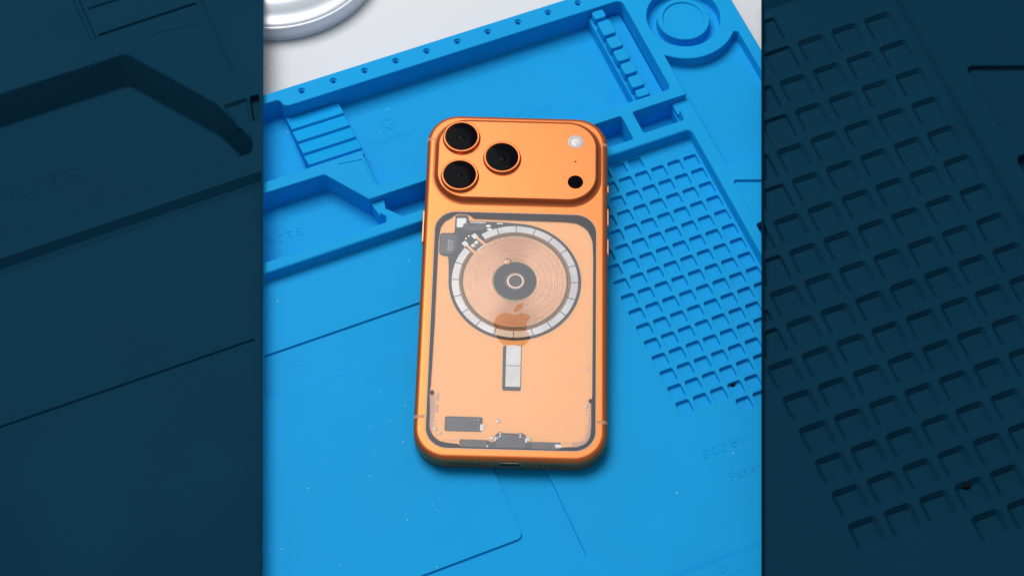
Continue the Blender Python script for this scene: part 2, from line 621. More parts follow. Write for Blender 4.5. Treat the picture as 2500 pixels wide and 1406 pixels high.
# --- raised lettering
mchild(word('Parts', -194.1, 28.9, 7.6, 4.22, -6.0, 0.5, 0.17, -0.02), 'lettering', BLUE)['label'] = 'raised word Parts in the left bay'
mchild(word('magnetic', -130.2, 60.9, 5.2, 2.72, -6.0, 0.36, 0.09, -0.03), 'lettering', BLUE)['label'] = 'raised word magnetic under the arrow'
mchild(word('ries', -64.0, 50.6, 7.2, 4.3, -6.0, 0.45, 0.08, -0.1), 'lettering', BLUE)['label'] = 'raised letters showing above the phone'
mchild(word('screw', -61.4, -137.2, 7.4, 4.22, 0.0, 0.5, 0.15), 'lettering', BLUE)['label'] = 'raised word screw beside the pocket grid'
mchild(word('Patent', -55.0, -150.4, 5.4, 2.95, 0.0, 0.4, 0.15), 'lettering', BLUE)['label'] = 'small raised word Patent at the right'
mchild(word('12', -76.3, -184.9, 3.9, 1.75, 0.0, 0.3, 0.15), 'lettering', BLUE)['label'] = 'raised number 12 under the ruler'
mchild(word('cr', -119.5, -123.0, 3.2, 2.0, -1.0, 0.3, 0.12), 'lettering', BLUE)['label'] = 'small raised letters in the shadow below the phone'
ar = MB()
ridge(ar, [(-122.4, 70.2), (-119.1, 73.5), (-118.8, 71.7), (-116.7, 71.4), (-116.3, 68.9), (-118.4, 69.0), (-118.1, 66.4), (-122.4, 70.2)], -6.0, 0.4, 0.16)
mchild(ar, 'arrow_mark', BLUE)
rul = MB()
k = 0
xx = -98.0
while xx < -45:
    ln = 3.2 if abs(xx + 74.6) < 0.4 else (2.7 if k % 4 == 0 else (2.2 if k % 2 == 0 else 1.7))
    ridge(rul, [(xx, -177.9), (xx - 0.05, -177.9 - ln)], 0.0, 0.36, 0.14)
    xx += 0.79
    k += 1
xx = -84.0
k = 0
while xx < -45:
    ln = 2.6 if k % 10 == 0 else (2.1 if k % 5 == 0 else 1.5)
    ridge(rul, [(xx, -186.0), (xx, -186.0 - ln)], 0.0, 0.3, 0.12)
    xx += 1.0
    k += 1
mchild(rul, 'ruler_marks', BLUE)


# ================================================================== added trays standing in for the darkened border bands, left and right
def band_standin(name, label, inner_a, inner_b, width, side, ztop, zbase, children, posts):
    a, b = Vector(inner_a), Vector(inner_b)
    d = (b - a).normalized()
    nrm = Vector((d.y, -d.x)) * side
    loop = [tuple(a), tuple(b), tuple(b + nrm * width), tuple(a + nrm * width)]
    loop = rnd(loop, 0.6)
    root = bpy.data.objects.new(name, None)
    COL.objects.link(root)
    c = (a + b) / 2 + nrm * width / 2
    root.location = (c.x * MM, c.y * MM, zbase * MM)
    bpy.context.view_layer.update()
    tag(root, label, 'tray')
    mb_ = MB()
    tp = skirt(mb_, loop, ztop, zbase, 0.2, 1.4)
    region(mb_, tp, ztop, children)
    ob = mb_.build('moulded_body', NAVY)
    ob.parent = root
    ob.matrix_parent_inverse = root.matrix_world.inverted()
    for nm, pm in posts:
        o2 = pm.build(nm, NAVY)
        o2.parent = root
        o2.matrix_parent_inverse = root.matrix_world.inverted()
    return root


def trench(p, q, w, z, depth=1.6):
    p, q = Vector(p), Vector(q)
    d = (q - p).normalized()
    n_ = Vector((-d.y, d.x)) * (w / 2)
    return lv(rnd([tuple(p + n_), tuple(q + n_), tuple(q - n_), tuple(p - n_)], w * 0.3, 3), z - depth, e=0.5, f=0.4, draft=0.1)


LT = 10.5
LB = 6.6
r5 = dict(r=2.5, seg=6)
pan_top = [(-300, 136.5, 1), (-217.7, 138.0, 3.0), (-188.6, 96.2, 1.5), (-180.3, 72.6, 2.4), (-182.5, 66.3, 2.4), (-300, 64.6, 1)]
pan_flo = [(-300, 128.6, 1), (-220.3, 130.1, 3.0), (-191.3, 88.6, 1.5), (-183.4, 68.2, 2.0), (-184.8, 65.8, 2.0), (-300, 64.0, 1)]


def rnd_same(poly, k=5):
    """corner rounding with a fixed number of points per corner, so that two loops pair up"""
    if area2(poly) < 0:
        poly = poly[::-1]
    out = []
    n = len(poly)
    for i in range(n):
        p = Vector(poly[i][:2])
        a = (Vector(poly[i - 1][:2]) - p).normalized()
        b = (Vector(poly[(i + 1) % n][:2]) - p).normalized()
        s, e = p + a * poly[i][2], p + b * poly[i][2]
        for q in range(k + 1):
            w = q / k
            out.append(tuple(s * (1 - w) ** 2 + p * 2 * w * (1 - w) + e * w * w))
    return out


pan = lv(rnd_same(pan_top), -2.0, floor=rnd_same(pan_flo))
slot_l = lv(rnd([(-174.0, 94.9), (-169.6, 94.9), (-174.9, 80.0), (-176.8, 82.0)], 0.8), 6.9, e=0.5, f=0.5, draft=0.3)
saddle_l = lv(rnd([(-186.2, 94.5), (-175.2, 94.7), (-178.0, 81.7), (-183.2, 80.3)], 1.0), LT - 1.6, e=0.8, f=0.8, draft=0.3)
inner_a, inner_b = (-145.9, 158.3), (-245.7, -132.1)


def inner_x(y, off):
    return -145.9 + (y - 158.3) * (99.8 / 290.4) - off


la, lb_ = Vector(inner_a), Vector(inner_b)
dl = (lb_ - la).normalized()
nl = Vector((dl.y, -dl.x))          # points to the left, away from the phone


def L_(along, out):
    q = la + dl * along + nl * out
    return (q.x, q.y)


tot = (lb_ - la).length
low = [(-330, 52.9, 1), (inner_x(55.0, 1.0), 55.0, 0.8), (*L_(tot - 1.5, 1.0), 1), (*L_(tot - 1.5, 146), 1)]
lowf = [(-330, 48.0, 1), (inner_x(49.9, 1.3), 49.9, 0.8), (*L_(tot - 2.2, 1.3), 1), (*L_(tot - 2.2, 145), 1)]
lower = lv(rnd_same(low), LB, floor=rnd_same(lowf), mid=(0.5, 0.78))
lower['ch'] = [trench((-330, -21.2), (inner_x(-20.9, 4.0), -20.9), 1.3, LB, 0.8)]
tr_l = [trench((-230.2, 200), (-228.7, 150.8), 2.6, LT, 1.3),
        trench((-226.4, 184.5), (-179.8, 186.0), 2.0, LT, 0.9),
        trench((-225.9, 168.4), (-179.8, 169.8), 2.0, LT, 0.9),
        trench((-226.1, 152.2), (-179.8, 153.5), 2.0, LT, 1.1),
        trench((-177.2, 196), (-176.6, 109.0), 1.2, LT, 0.5)]
tri_l = lv(rnd([(-202.8, 144.6), (-179.0, 142.0), (-178.4, 112.0)], 0.8), LT - 0.2, e=0.1, f=0.08, draft=0.05)
dw = word('Parts', -295.4, 89.9, 15.6, 8.55, -2.0, 0.9, 0.10, -0.02)
band_standin('left_band_standin', 'added dark navy tray standing in for the darkened left border band, with an enlarged parts bay', inner_a, inner_b, 148, 1, LT, 6.4,
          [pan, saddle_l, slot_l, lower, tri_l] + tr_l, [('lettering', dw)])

# right: enlarged copy of the mat's pocket grid, warped to match this camera view
H = [2.15834, 0.0636751, 112.583, 0.0106758, 2.15393, 32.9221, -0.000272507, -0.000611628, 1.0]


def view_warp(u, v):
    w = H[6] * u + H[7] * v + 1
    return ((H[0] * u + H[1] * v + H[2]) / w, (H[3] * u + H[4] * v + H[5]) / w)


RT = 12.6
RB = 9.6
ra, rb_ = Vector((67.12, 73.66)), Vector((-69.84, -205.01))
dr = (rb_ - ra).normalized()
nr = Vector((-dr.y, dr.x))


def R_(along, out):
    q = ra + dr * along + nr * out
    return (q.x, q.y)


def inside_right(p, off):
    return (Vector(p) - ra).dot(nr) > off


dpk = []
for v in range(-1, 18):
    for u in range(-7, 1):
        if v == -1 and u > -3:
            continue
        if v >= 15 and u < -4:
            continue
        if v >= 16:
            continue
        x1, y1 = u * P_, -v * P_
        q = [view_warp(x1 - 6.0, y1 - 6.0), view_warp(x1, y1 - 6.0), view_warp(x1, y1), view_warp(x1 - 6.0, y1)]
        if all(inside_right(p, 2.2) for p in q):
            dpk.append(lv(rnd(q, 2.0, 4), RB - 1.7, e=0.7, f=0.75, draft=1.0))
        else:
            # pocket cut short by the tray's straight edge
            keep = []
            for i in range(4):
                a_, b_ = Vector(q[i]), Vector(q[(i + 1) % 4])
                sa_, sb_ = (a_ - ra).dot(nr) - 1.6, (b_ - ra).dot(nr) - 1.6
                if sa_ > 0:
                    keep.append(tuple(a_))
                if sa_ * sb_ < 0:
                    keep.append(tuple(a_ + (b_ - a_) * (sa_ / (sa_ - sb_))))
            if len(keep) >= 3 and abs(area2(keep)) > 30:
                dpk.append(lv(rnd(keep, 1.2, 3), RB - 1.7, e=0.5, f=0.5, draft=0.5))
def on_inner(along, off=0.7):
    return R_(along, off)


totr = (rb_ - ra).length
rec_top = [(*R_(16.9, 0.7), 0.6), (120.9, 59.0, 3.0), (103.0, -226, 1), (*R_(totr - 0.7, 92), 1), (*R_(totr - 0.7, 0.7), 0.6)]
rec_flo = [(*R_(20.5, 1.0), 0.6), (118.9, 55.6, 3.0), (101.6, -226, 1), (*R_(totr - 1.2, 90), 1), (*R_(totr - 1.2, 1.0), 0.6)]
rec = lv(rnd_same(rec_top), RB, dpk, floor=rnd_same(rec_flo))
wedge_r = lv(rnd([(128.1, -9.4), (166, -24.4), (161, -60), (126.0, -45.6)], 2.4), RT - 2.6, e=0.6, f=0.6, draft=0.2)
pock_r = lv(rnd([(124.2, -61.4), (155, -61.6), (146, -120), (121, -112)], 3.0), RT - 5, e=0.6, f=0.6, draft=0.2)
band_standin('right_band_standin', 'added dark navy tray standing in for the darkened right border band, with enlarged pockets', tuple(ra), tuple(rb_), 152, -1, RT, 6.4,
          [rec, wedge_r, pock_r], [])


# ================================================================== round metal base
bs = tag(bpy.data.objects.new('round_base', None), 'round satin metal stand base on the white table behind the mat', 'stand base')
COL.objects.link(bs)
bs.location = (-0.133, 0.181, -0.008)
m = MB()
m.lathe([(49.2, 0.0), (50.0, 0.5), (50.0, 8.2), (49.7, 8.9), (49.0, 9.2), (48.6, 9.1)], seg=128)
m.build('rim', STEEL, bs)
m = MB()
prof = [(48.7, 8.9), (48.3, 9.5), (47.2, 9.9), (45.6, 10.1), (43.6, 10.3), (41.8, 11.4), (39.6, 13.0), (37.4, 13.9), (34.0, 14.4), (30.0, 14.9), (24.0, 15.8), (14.0, 17.0), (9.0, 17.3)]
m.lathe(prof, seg=128, cap=True)
m.build('dome', STEEL, bs)
m = MB()
m.lathe([(1.6, 14.5), (1.5, 15.7), (1.0, 16.0)], c=(13.5, -26.0), seg=20, cap=True)
m.build('screw', BLACK, bs)

# ================================================================== the phone
ph = tag(bpy.data.objects.new('smartphone', None), 'orange smartphone lying face down on the blue mat, back glass clear over its charging coil', 'smartphone')
COL.objects.link(ph)
sa_, ca_ = math.sin(math.radians(23.781)), math.cos(math.radians(23.781))
pt = math.radians(3.0)
ex = Vector((ca_, -sa_, 0))
ey0 = Vector((sa_, ca_, 0))
ey = ey0 * math.cos(pt) + Vector((0, 0, math.sin(pt)))
ez = ex.cross(ey)
Mp = Matrix.Identity(4)
for i in range(3):
    Mp[i][0], Mp[i][1], Mp[i][2] = ex[i], ey[i], ez[i]
Mp.translation = Vector((-135.451, -112.412, 0.15)) * MM
ph.matrix_world = Mp

W2, LN, TH = 39.0, 163.4, 8.75


def body_loop(inset, z, seg=14):
    r = 13.6 - inset
    return [(p[0], p[1], z) for p in rnd([(-W2 + inset, inset), (W2 - inset, inset), (W2 - inset, LN - inset), (-W2 + inset, LN - inset)], r, seg)]


prof = []
rl, ru = 2.0, 2.5
for k in range(9):
    a = (PI / 2) * k / 8
    prof.append((rl * (1 - math.sin(a)), rl * (1 - math.cos(a))))
for k in range(13):
    a = (PI / 2) * k / 12
    prof.append((ru * (1 - math.cos(a)), TH - ru + ru * math.sin(a)))
m = MB()
m.loft([body_loop(i_, z_) for i_, z_ in prof], True)
bot = [(p[0], p[1]) for p in body_loop(rl, 0)]
m.fill(bot, [], 0, True)
win = rnd([(-34.35, 4.75), (34.45, 4.75), (34.45, 114.45), (-34.35, 114.45)], 9.2, 12)
region(m, [(p[0], p[1]) for p in body_loop(ru, TH)], TH, [lv(win, TH - 0.62, e=0.12, f=0.05, draft=0.01)])
m.build('body', ORANGE, ph)

# antenna bands wrapped round the edge
for sx, y0 in ((-1, 149.6), (1, 149.0), (-1, 17.9), (1, 17.4)):
    m = MB()
    rows = []
    pr2 = [(i_ - 0.05, z_) for i_, z_ in prof[3:]] + [(4.35, TH + 0.035)]
    pr2 = [(i_, z_ + (0.03 if z_ > 7 else 0)) for i_, z_ in pr2]
    for yy in (y0, y0 + 1.45):
        rows.append([(sx * (W2 - i_), yy, z_) for i_, z_ in pr2])
    m.loft(rows, True, closed=False)
    m.build('antenna_band', BAND, ph)

# side buttons
for sx, y0, y1, nm in ((-1, 99.8, 116.6, 'side_button'), (1, 126.4, 131.4, 'action_button'), (1, 110.2, 119.8, 'volume_button'), (1, 96.2, 105.0, 'volume_button')):
    m = MB()
    loops = []
    for d, g in ((-0.3, 0.0), (0.35, 0.0), (0.55, 0.25)):
        lp = rnd([(y0 + g, 3.1 + g), (y1 - g, 3.1 + g), (y1 - g, 6.3 - g), (y0 + g, 6.3 - g)], 1.3, 5)
        loops.append([(sx * (W2 + d), p[0], p[1]) for p in lp])
    m.loft(loops, False)
    m.add(loops[-1], [list(range(len(loops[-1])))])
    m.build(nm, BUTTON, ph)

# bottom edge: port, screws, speaker holes
def bottom_disc(name, cx, cz, rx, rz, y_out, mat_, ring=None, n=20):
    mb_ = MB()
    pts = []
    if rx > rz * 1.5:
        for i in range(n):
            a = 2 * PI * i / n
            c, s = math.cos(a), math.sin(a)
            pts.append((cx + (rx - rz) * (1 if c > 0 else -1) + rz * c, cz + rz * s))
    else:
        pts = [(cx + rx * math.cos(2 * PI * i / n), cz + rz * math.sin(2 * PI * i / n)) for i in range(n)]
    a_ = [(p[0], 0.25, p[1]) for p in pts]
    b_ = [(p[0], -y_out, p[1]) for p in pts]
    mb_.loft([a_, b_], False)
    mb_.add(b_, [list(range(n))])
    return mb_.build(name, mat_, ph)


bottom_disc('charging_port', 0, 4.9, 4.75, 1.9, 0.06, PORT)
pr_ = bottom_disc('port_opening', 0, 4.9, 4.35, 1.45, 0.10, BLACK)
for cx in (-6.8, 6.8):
    bottom_disc('bottom_screw', cx, 4.9, 0.85, 0.85, 0.06, PORT)
    bottom_disc('screw_recess', cx, 5.0, 0.5, 0.5, 0.09, BLACK, n=10)
for q in range(6):
    bottom_disc('speaker_hole', -23.4 + 2.22 * q, 5.1, 0.62, 0.5, 0.05, SPEAK, n=12)
    bottom_disc('speaker_hole', 12.2 + 2.22 * q, 5.1, 0.62, 0.5, 0.05, SPEAK, n=12)

# camera plateau
PZ = 11.6
m = MB()
pl = [(-33.7, 120.1), (33.75, 120.1), (33.75, 158.1), (-33.7, 158.1)]
plo = rnd(pl, 12.0, 14)
pprof = [(3.3, TH - 0.25), (2.5, TH + 0.02), (1.75, TH + 0.22), (1.25, TH + 0.55), (0.95, TH + 1.05), (0.75, TH + 1.7), (0.5, TH + 2.3), (0.25, PZ - 0.2), (0.08, PZ - 0.05), (-0.25, PZ)]
loops = []
for o_, zz in pprof:
    lp = offset(plo, o_)
    loops.append([(max(-37.2, min(37.2, p[0])), min(p[1], 161.2), zz) for p in lp])
m.loft(loops, True)
m.fill([(p[0], p[1]) for p in loops[-1]], [], PZ)
plateau = m.build('camera_plateau', ORANGE, ph)

for cx, cy in ((-24.25, 149.2), (-24.35, 130.0), (-6.5, 139.4)):
    m = MB()
    m.lathe([(8.25, PZ - 0.1), (8.15, PZ + 0.15), (7.95, PZ + 0.3), (7.9, PZ + 1.35), (7.75, PZ + 1.62), (7.5, PZ + 1.68), (7.05, PZ + 1.68), (6.85, PZ + 1.55), (6.8, PZ + 0.9)], c=(cx, cy), seg=72)
    ring = m.build('lens_ring', ORANGE, ph)
    m = MB()
    m.lathe([(6.82, PZ + 1.3), (6.55, PZ + 1.36), (4.0, PZ + 1.40), (0.3, PZ + 1.42)], c=(cx, cy), seg=64, cap=True)
    m.build('lens_glass', LENSBLK, ring)
    m = MB()
    m.lathe([(3.1, PZ + 1.405), (3.0, PZ + 1.45), (2.4, PZ + 1.45), (2.3, PZ + 1.41)], c=(cx + 0.2, cy - 0.5), seg=40)
    m.lathe([(1.3, PZ + 1.41), (1.1, PZ + 1.46), (0.2, PZ + 1.46)], c=(cx + 0.2, cy - 0.6), seg=24, cap=True)
    m.build('lens_iris', IRIS, ring)

m = MB()
m.lathe([(3.4, PZ - 0.05), (3.3, PZ + 0.06), (2.9, PZ + 0.1), (2.5, PZ + 0.04), (2.1, PZ + 0.08)], c=(25.05, 149.0), seg=40, cap=True)
fl = m.build('flash', FLASH, ph)
m = MB()
m.lathe([(1.9, PZ + 0.06), (1.6, PZ + 0.16), (1.0, PZ + 0.12), (0.6, PZ + 0.18), (0.2, PZ + 0.15)], c=(25.0, 148.8), seg=28, cap=True)
m.build('flash_led', FLASHC, fl)
m = MB()
m.lathe([(3.35, PZ - 0.05), (3.3, PZ + 0.05), (3.1, PZ + 0.06)], c=(25.03, 128.7), seg=40, cap=True)
m.build('depth_sensor', LENSBLK, ph)
m = MB()
m.lathe([(0.5, PZ - 0.05), (0.48, PZ + 0.02)], c=(25.0, 138.9), seg=14, cap=True)
m.build('microphone_hole', SPEAK, ph)

# ---------------- inside the back window (bottom up)
ZP = TH - 0.60


def flat(name, loop, z0, z1, mat_, e=0.0, parent=None):
    mb_ = MB()
    mb_.slab(loop, z0, z1, e)
    return mb_.build(name, mat_, parent or ph)


flat('inner_plate', offset(win, -0.25), ZP - 0.02, ZP + 0.03, PLATE)
ZS = ZP + 0.08
CX, CY = 0.28, 81.7
sh = [(CX + 27.7 * math.cos(math.radians(a)), CY + 27.7 * math.sin(math.radians(a)), 0) for a in range(184, 450, 4)]
sh += [(-6.0, 109.9), (-19.2, 110.1), (-19.9, 110.5), (-20.0, 112.0), (-20.6, 112.9), (-24.7, 112.9), (-25.6, 112.1), (-25.7, 104.7), (-26.2, 104.0), (-31.0, 103.9), (-31.9, 103.0), (-31.9, 94.3), (-31.0, 93.2), (-29.8, 92.7), (-28.5, 92.8), (-27.9, 91.8), (-27.6, 88.0)]
shield = flat('charging_shield', rnd(sh, 0.5, 3), ZP + 0.02, ZS, SHIELD)
flat('connector_block', rnd([(-31.6, 94.0), (-26.4, 93.6), (-24.5, 97), (-24.5, 103.2), (-31.4, 103.4)], 1.0), ZS - 0.01, ZS + 0.08, CHIP2, 0.03, shield)
flat('label_square', rnd([(-24.95, 106.8), (-22.4, 106.8), (-22.2, 107.6), (-20.9, 108.95), (-20.95, 111.4), (-24.95, 111.3)], 0.5), ZS - 0.01, ZS + 0.06, TIN, 0.02, shield)
flat('flex_chip', rnd([(-22.2, 108.5), (-21.4, 108.9), (-13.2, 109.05), (-12.4, 108.1), (-12.8, 105.5), (-19.0, 105.3), (-21.9, 105.6)], 0.6), ZS - 0.01, ZS + 0.11, CHIP2, 0.03, shield)
for q, (cx, cy, an) in enumerate(((-19.4, 107.9, -0.6), (-17.7, 107.75, 0.1))):
    lp = [(cx + 0.45 * math.cos(a) * math.cos(an) - 0.85 * math.sin(a) * math.sin(an), cy + 0.45 * math.cos(a) * math.sin(an) + 0.85 * math.sin(a) * math.cos(an)) for a in [2 * PI * i / 14 for i in range(14)]]
    flat('flex_cutout', lp, ZS + 0.1, ZS + 0.125, SHIELD, 0, shield)
for cx, cy, r_ in ((-11.6, 107.8, 0.6), (-11.0, 106.2, 0.55)):
    flat('solder_spot', rect(cx - 1.0, cy - r_, cx + 1.0, cy + r_, 0.3, 3), ZS, ZS + 0.06, SCREW, 0, shield)
flat('white_print_bar', rect(-8.0, 108.9, -5.4, 109.5, 0.1, 2), ZS, ZS + 0.02, TIN, 0, shield)
flat('flex_edge_strip', rect(-19.4, 109.25, -12.6, 109.65, 0.1, 2), ZS, ZS + 0.03, SCREW, 0, shield)
# contact pads and leads, turned 45 degrees
def turned(cx, cy, hw, hh, ang=PI / 4, r=0.3):
    c, s = math.cos(ang), math.sin(ang)
    return rnd([(cx + x_ * c - y_ * s, cy + x_ * s + y_ * c) for x_, y_ in ((-hw, -hh), (hw, -hh), (hw, hh), (-hw, hh))], r, 3)


flat('pad_board', turned(-18.6, 100.6, 3.6, 2.2, 0.80), ZS, ZS + 0.05, CHIP, 0, shield)
for cx, cy in ((-17.2, 102.7), (-21.1, 98.9)):
    flat('solder_pad', turned(cx, cy, 1.15, 1.05, -0.8), ZS + 0.04, ZS + 0.14, TIN, 0.04, shield)
for cx, cy in ((-17.7, 98.15), (-16.35, 99.65)):
    flat('solder_pad', turned(cx, cy, 0.75, 0.85, -0.8), ZS + 0.04, ZS + 0.14, TIN, 0.04, shield)
for cx, cy in ((-19.65, 102.7), (-20.85, 101.4)):
    flat('gold_dot', circle(cx, cy, 0.32, 12), ZS + 0.04, ZS + 0.08, GOLD, 0, shield)
for (x0, y0), (x1, y1) in (((-16.4, 102.2), (-12.2, 98.3)), ((-20.4, 98.2), (-16.6, 94.4))):
    an = math.atan2(y1 - y0, x1 - x0)
    flat('coil_lead', turned((x0 + x1) / 2, (y0 + y1) / 2, math.hypot(x1 - x0, y1 - y0) / 2, 0.55, an, 0.15), ZS + 0.05, ZS + 0.12, COPPER2, 0.02, shield)
flat('solder_bar', turned(-14.75, 96.85, 1.75, 0.28, 0.76, 0.1), ZS + 0.05, ZS + 0.16, TIN, 0.02, shield)

# printed numbers on the connector block, reading upward
for txt, px, py in (('50625036', -27.45, 95.3), ('A J47 051', -26.2, 95.3)):
    cu = bpy.data.curves.new('number_print', 'FONT')
    cu.body = txt
    cu.size = 1.35 * MM
    tmp = bpy.data.objects.new('tmp', cu)
    COL.objects.link(tmp)
    dg = bpy.context.evaluated_depsgraph_get()
    me = bpy.data.meshes.new_from_object(tmp.evaluated_get(dg))
    bpy.data.objects.remove(tmp, do_unlink=True)
    me.transform(Matrix.Translation(Vector((px, py, ZS + 0.10)) * MM) @ Matrix.Rotation(PI / 2, 4, 'Z'))
    me.materials.clear()
    me.materials.append(PRINT)
    po = bpy.data.objects.new('number_print', me)
    COL.objects.link(po)
    po.parent = shield

# magnet ring: nineteen blocks, one place left free for the contacts
def arc_block(r0, r1, a0, a1, n=6):
    o_ = [(CX + r1 * math.cos(a0 + (a1 - a0) * k / n), CY + r1 * math.sin(a0 + (a1 - a0) * k / n)) for k in range(n + 1)]
    i_ = [(CX + r0 * math.cos(a1 + (a0 - a1) * k / n), CY + r0 * math.sin(a1 + (a0 - a1) * k / n)) for k in range(n + 1)]
    return o_ + i_


for q in range(20):
    a0, a1 = math.radians(18 * q), math.radians(18 * (q + 1))
    if q == 7:
        continue
    g = 0.0058
    if q == 6:
        a1 -= math.radians(2)
    flat('magnet_block', arc_block(23.35, 26.4, a0 + g, a1 - g), ZS, ZS + 0.14 + 0.01 * random.random(), MAGNET, 0.03)
for r0, r1 in ((22.85, 23.15), (22.35, 22.62)):
    m = MB()
    m.lathe([(r1, ZS), (r1, ZS + 0.1), ((r0 + r1) / 2, ZS + 0.16), (r0, ZS + 0.1), (r0, ZS)], c=(CX, CY), seg=96)
    m.build('copper_ring', COPPER2, ph)
m = MB()
pr = [(21.55, ZS)]
nt = 27
for q in range(nt):
    w_ = (21.5 - 9.3) / nt
    r_a = 21.5 - w_ * q
    hh = 0.012 + 0.008 * math.sin(q * 2.4) + 0.006 * math.sin(q * 5.1)
    pr += [(r_a, ZS + 0.07), (r_a - 0.2 * w_, ZS + 0.08 + hh), (r_a - 0.5 * w_, ZS + 0.085 + hh), (r_a - 0.8 * w_, ZS + 0.08 + hh)]
pr += [(9.25, ZS)]
m.lathe(pr, seg=128)
coil = m.build('charging_coil', COPPER, ph)
coil.location = (CX * MM, CY * MM, 0)
for r0, r1 in ((21.55, 21.8), (9.0, 9.28), (3.75, 3.95)):
    m = MB()
    m.lathe([(r1, ZS), (r1 - 0.05, ZS + 0.13), (r0 + 0.05, ZS + 0.13), (r0, ZS)], seg=96)
    m.build('varnish_rim', LIME, coil)
m = MB()
m.lathe([(1.7, ZS + 0.02), (1.5, ZS + 0.16), (0.9, ZS + 0.2), (0.2, ZS + 0.2)], c=(-3.0 - CX, 90.9 - CY), seg=20, cap=True)
m.build('coil_start', COPPER, coil)
flat('coil_centre', circle(CX, CY, 8.95, 64), ZS - 0.01, ZS + 0.03, CHIP, 0)
m = MB()
m.lathe([(3.6, ZS + 0.03), (3.3, ZS + 0.14), (2.9, ZS + 0.14), (2.75, ZS + 0.05)], c=(CX + 0.3, CY), seg=48)
m.build('sensor_ring', pmat('pink_ring', (0.70, 0.50, 0.44), 0.4, metal=0.3), ph)
flat('sensor_core', circle(CX + 0.3, CY, 2.72, 40), ZS + 0.02, ZS + 0.08, CORE, 0)
for cx, cy in ((5.2, 80.6), (5.9, 81.0), (5.1, 81.6), (-3.9, 83.6)):
    flat('dark_fleck', circle(cx, cy, 0.22, 8), ZS + 0.02, ZS + 0.05, BLACK, 0)

# alignment magnet bar
flat('magnet_holder', rnd([(-3.95, 51.4), (3.78, 52.1), (3.78, 31.2), (-3.8, 31.2)], 0.7), ZP + 0.02, ZS, CHIP)
for y0, y1 in ((42.52, 51.8), (32.9, 42.36)):
    flat('bar_magnet', rnd([(-2.6, y0), (3.5, y0), (3.5, y1), (-2.6, y1)], 0.15, 2), ZS, ZS + 0.16, MAGNET, 0.04)

# lower parts
lab = flat('sensor_label', rnd([(-26.5, 12.6), (-11.25, 12.6), (-11.25, 19.1), (-26.5, 19.15)], 0.8), ZP + 0.02, ZS, CHIP)
flat('label_face', rnd([(-26.0, 13.1), (-12.6, 13.1), (-12.6, 18.6), (-26.0, 18.65)], 0.5), ZS - 0.01, ZS + 0.03, CHIP2, 0, lab)
flat('white_tab', rnd([(-12.3, 12.9), (-11.1, 13.4), (-11.05, 16.0), (-12.2, 16.0)], 0.3), ZS, ZS + 0.08, TIN, 0.02, lab)
flat('white_dot', circle(-13.1, 18.0, 0.22, 10), ZS + 0.02, ZS + 0.06, TIN, 0, lab)
for cx, cy, r_ in ((-30.3, 13.5, 0.75), (-28.3, 11.75, 0.6), (-10.3, 15.3, 0.55), (-5.2, 17.5, 0.8), (-7.43, 10.05, 0.8), (7.53, 9.95, 0.85), (31.0, 42.0, 0.55), (30.4, 25.2, 0.65)):
    m = MB()
    m.lathe([(r_ * 1.7, ZP + 0.02), (r_ * 1.6, ZP + 0.06), (r_ * 1.15, ZP + 0.06)], c=(cx, cy), seg=24)
    sc_ = m.build('screw_boss', PLATE, ph)
    m = MB()
    m.lathe([(r_ * 1.1, ZP + 0.03), (r_, ZP + 0.10), (r_ * 0.5, ZP + 0.10)], c=(cx, cy), seg=20)
    m.build('screw_head', SCREW, sc_)
    m = MB()
    m.lathe([(r_ * 0.52, ZP + 0.08), (r_ * 0.45, ZP + 0.12)], c=(cx + 0.05, cy - 0.05), seg=14, cap=True)
    m.build('screw_centre', TIN, sc_)
for cx, cy in ((-30.0, 16.95), (-29.95, 15.5), (-29.9, 10.7), (-26.1, 8.6), (-24.7, 8.6), (-23.3, 8.6), (-21.95, 8.6), (30.6, 23.05), (30.6, 21.65), (30.45, 16.3), (30.45, 15.2), (29.0, 10.05), (21.9, 8.65), (23.25, 8.65)):
    flat('vent_dot', circle(cx, cy, 0.42, 12), ZP + 0.02, ZP + 0.05, TINT, 0)
conn = [(-20.5, 8.55), (-19.8, 9.2), (-8.7, 9.1), (-7.7, 8.3), (-6.2, 8.7), (-6.2, 11.3), (-5.1, 12.35), (-4.6, 12.8), (-3.5, 12.8), (-3.0, 12.4), (3.2, 12.35), (3.6, 12.75), (4.6, 12.7), (5.0, 12.3), (6.0, 11.9), (6.4, 10.8), (6.4, 8.7), (8.4, 8.85), (20.1, 8.85), (20.6, 7.8), (20.6, 6.6), (18.9, 5.3), (4.7, 5.3), (-5.7, 5.3), (-17.1, 5.5), (-20.0, 6.7)]
cn = flat('dock_connector', rnd(conn, 0.4, 3), ZP + 0.02, ZS + 0.02, CHIP)
flat('connector_cover', rnd([(-5.8, 5.9), (6.0, 5.9), (6.1, 10.9), (5.4, 11.6), (-5.3, 11.7), (-5.9, 11)], 0.5), ZS, ZS + 0.08, CHIP2, 0.03, cn)
flat('speaker_cover', rnd([(-19.6, 6.9), (-17.0, 5.9), (-9.6, 5.9), (-9.4, 8.7), (-19.4, 8.9)], 0.5), ZS, ZS + 0.07, CHIP2, 0.03, cn)
flat('speaker_cover', rnd([(8.6, 5.8), (18.6, 5.7), (20.2, 6.8), (20.0, 8.5), (8.5, 8.5)], 0.5), ZS, ZS + 0.07, CHIP2, 0.03, cn)
for cx, cy in ((-4.1, 12.1), (-4.15, 10.95), (-5.2, 10.1), (3.95, 11.95), (3.95, 10.85), (-9.15, 6.4)):
    flat('solder_dot', circle(cx, cy, 0.42, 12), ZS + 0.04, ZS + 0.13, TIN, 0.03, cn)
flat('white_bar', rect(17.9, 6.5, 20.7, 8.0, 0.6), ZS + 0.04, ZS + 0.13, TIN, 0.03, cn)
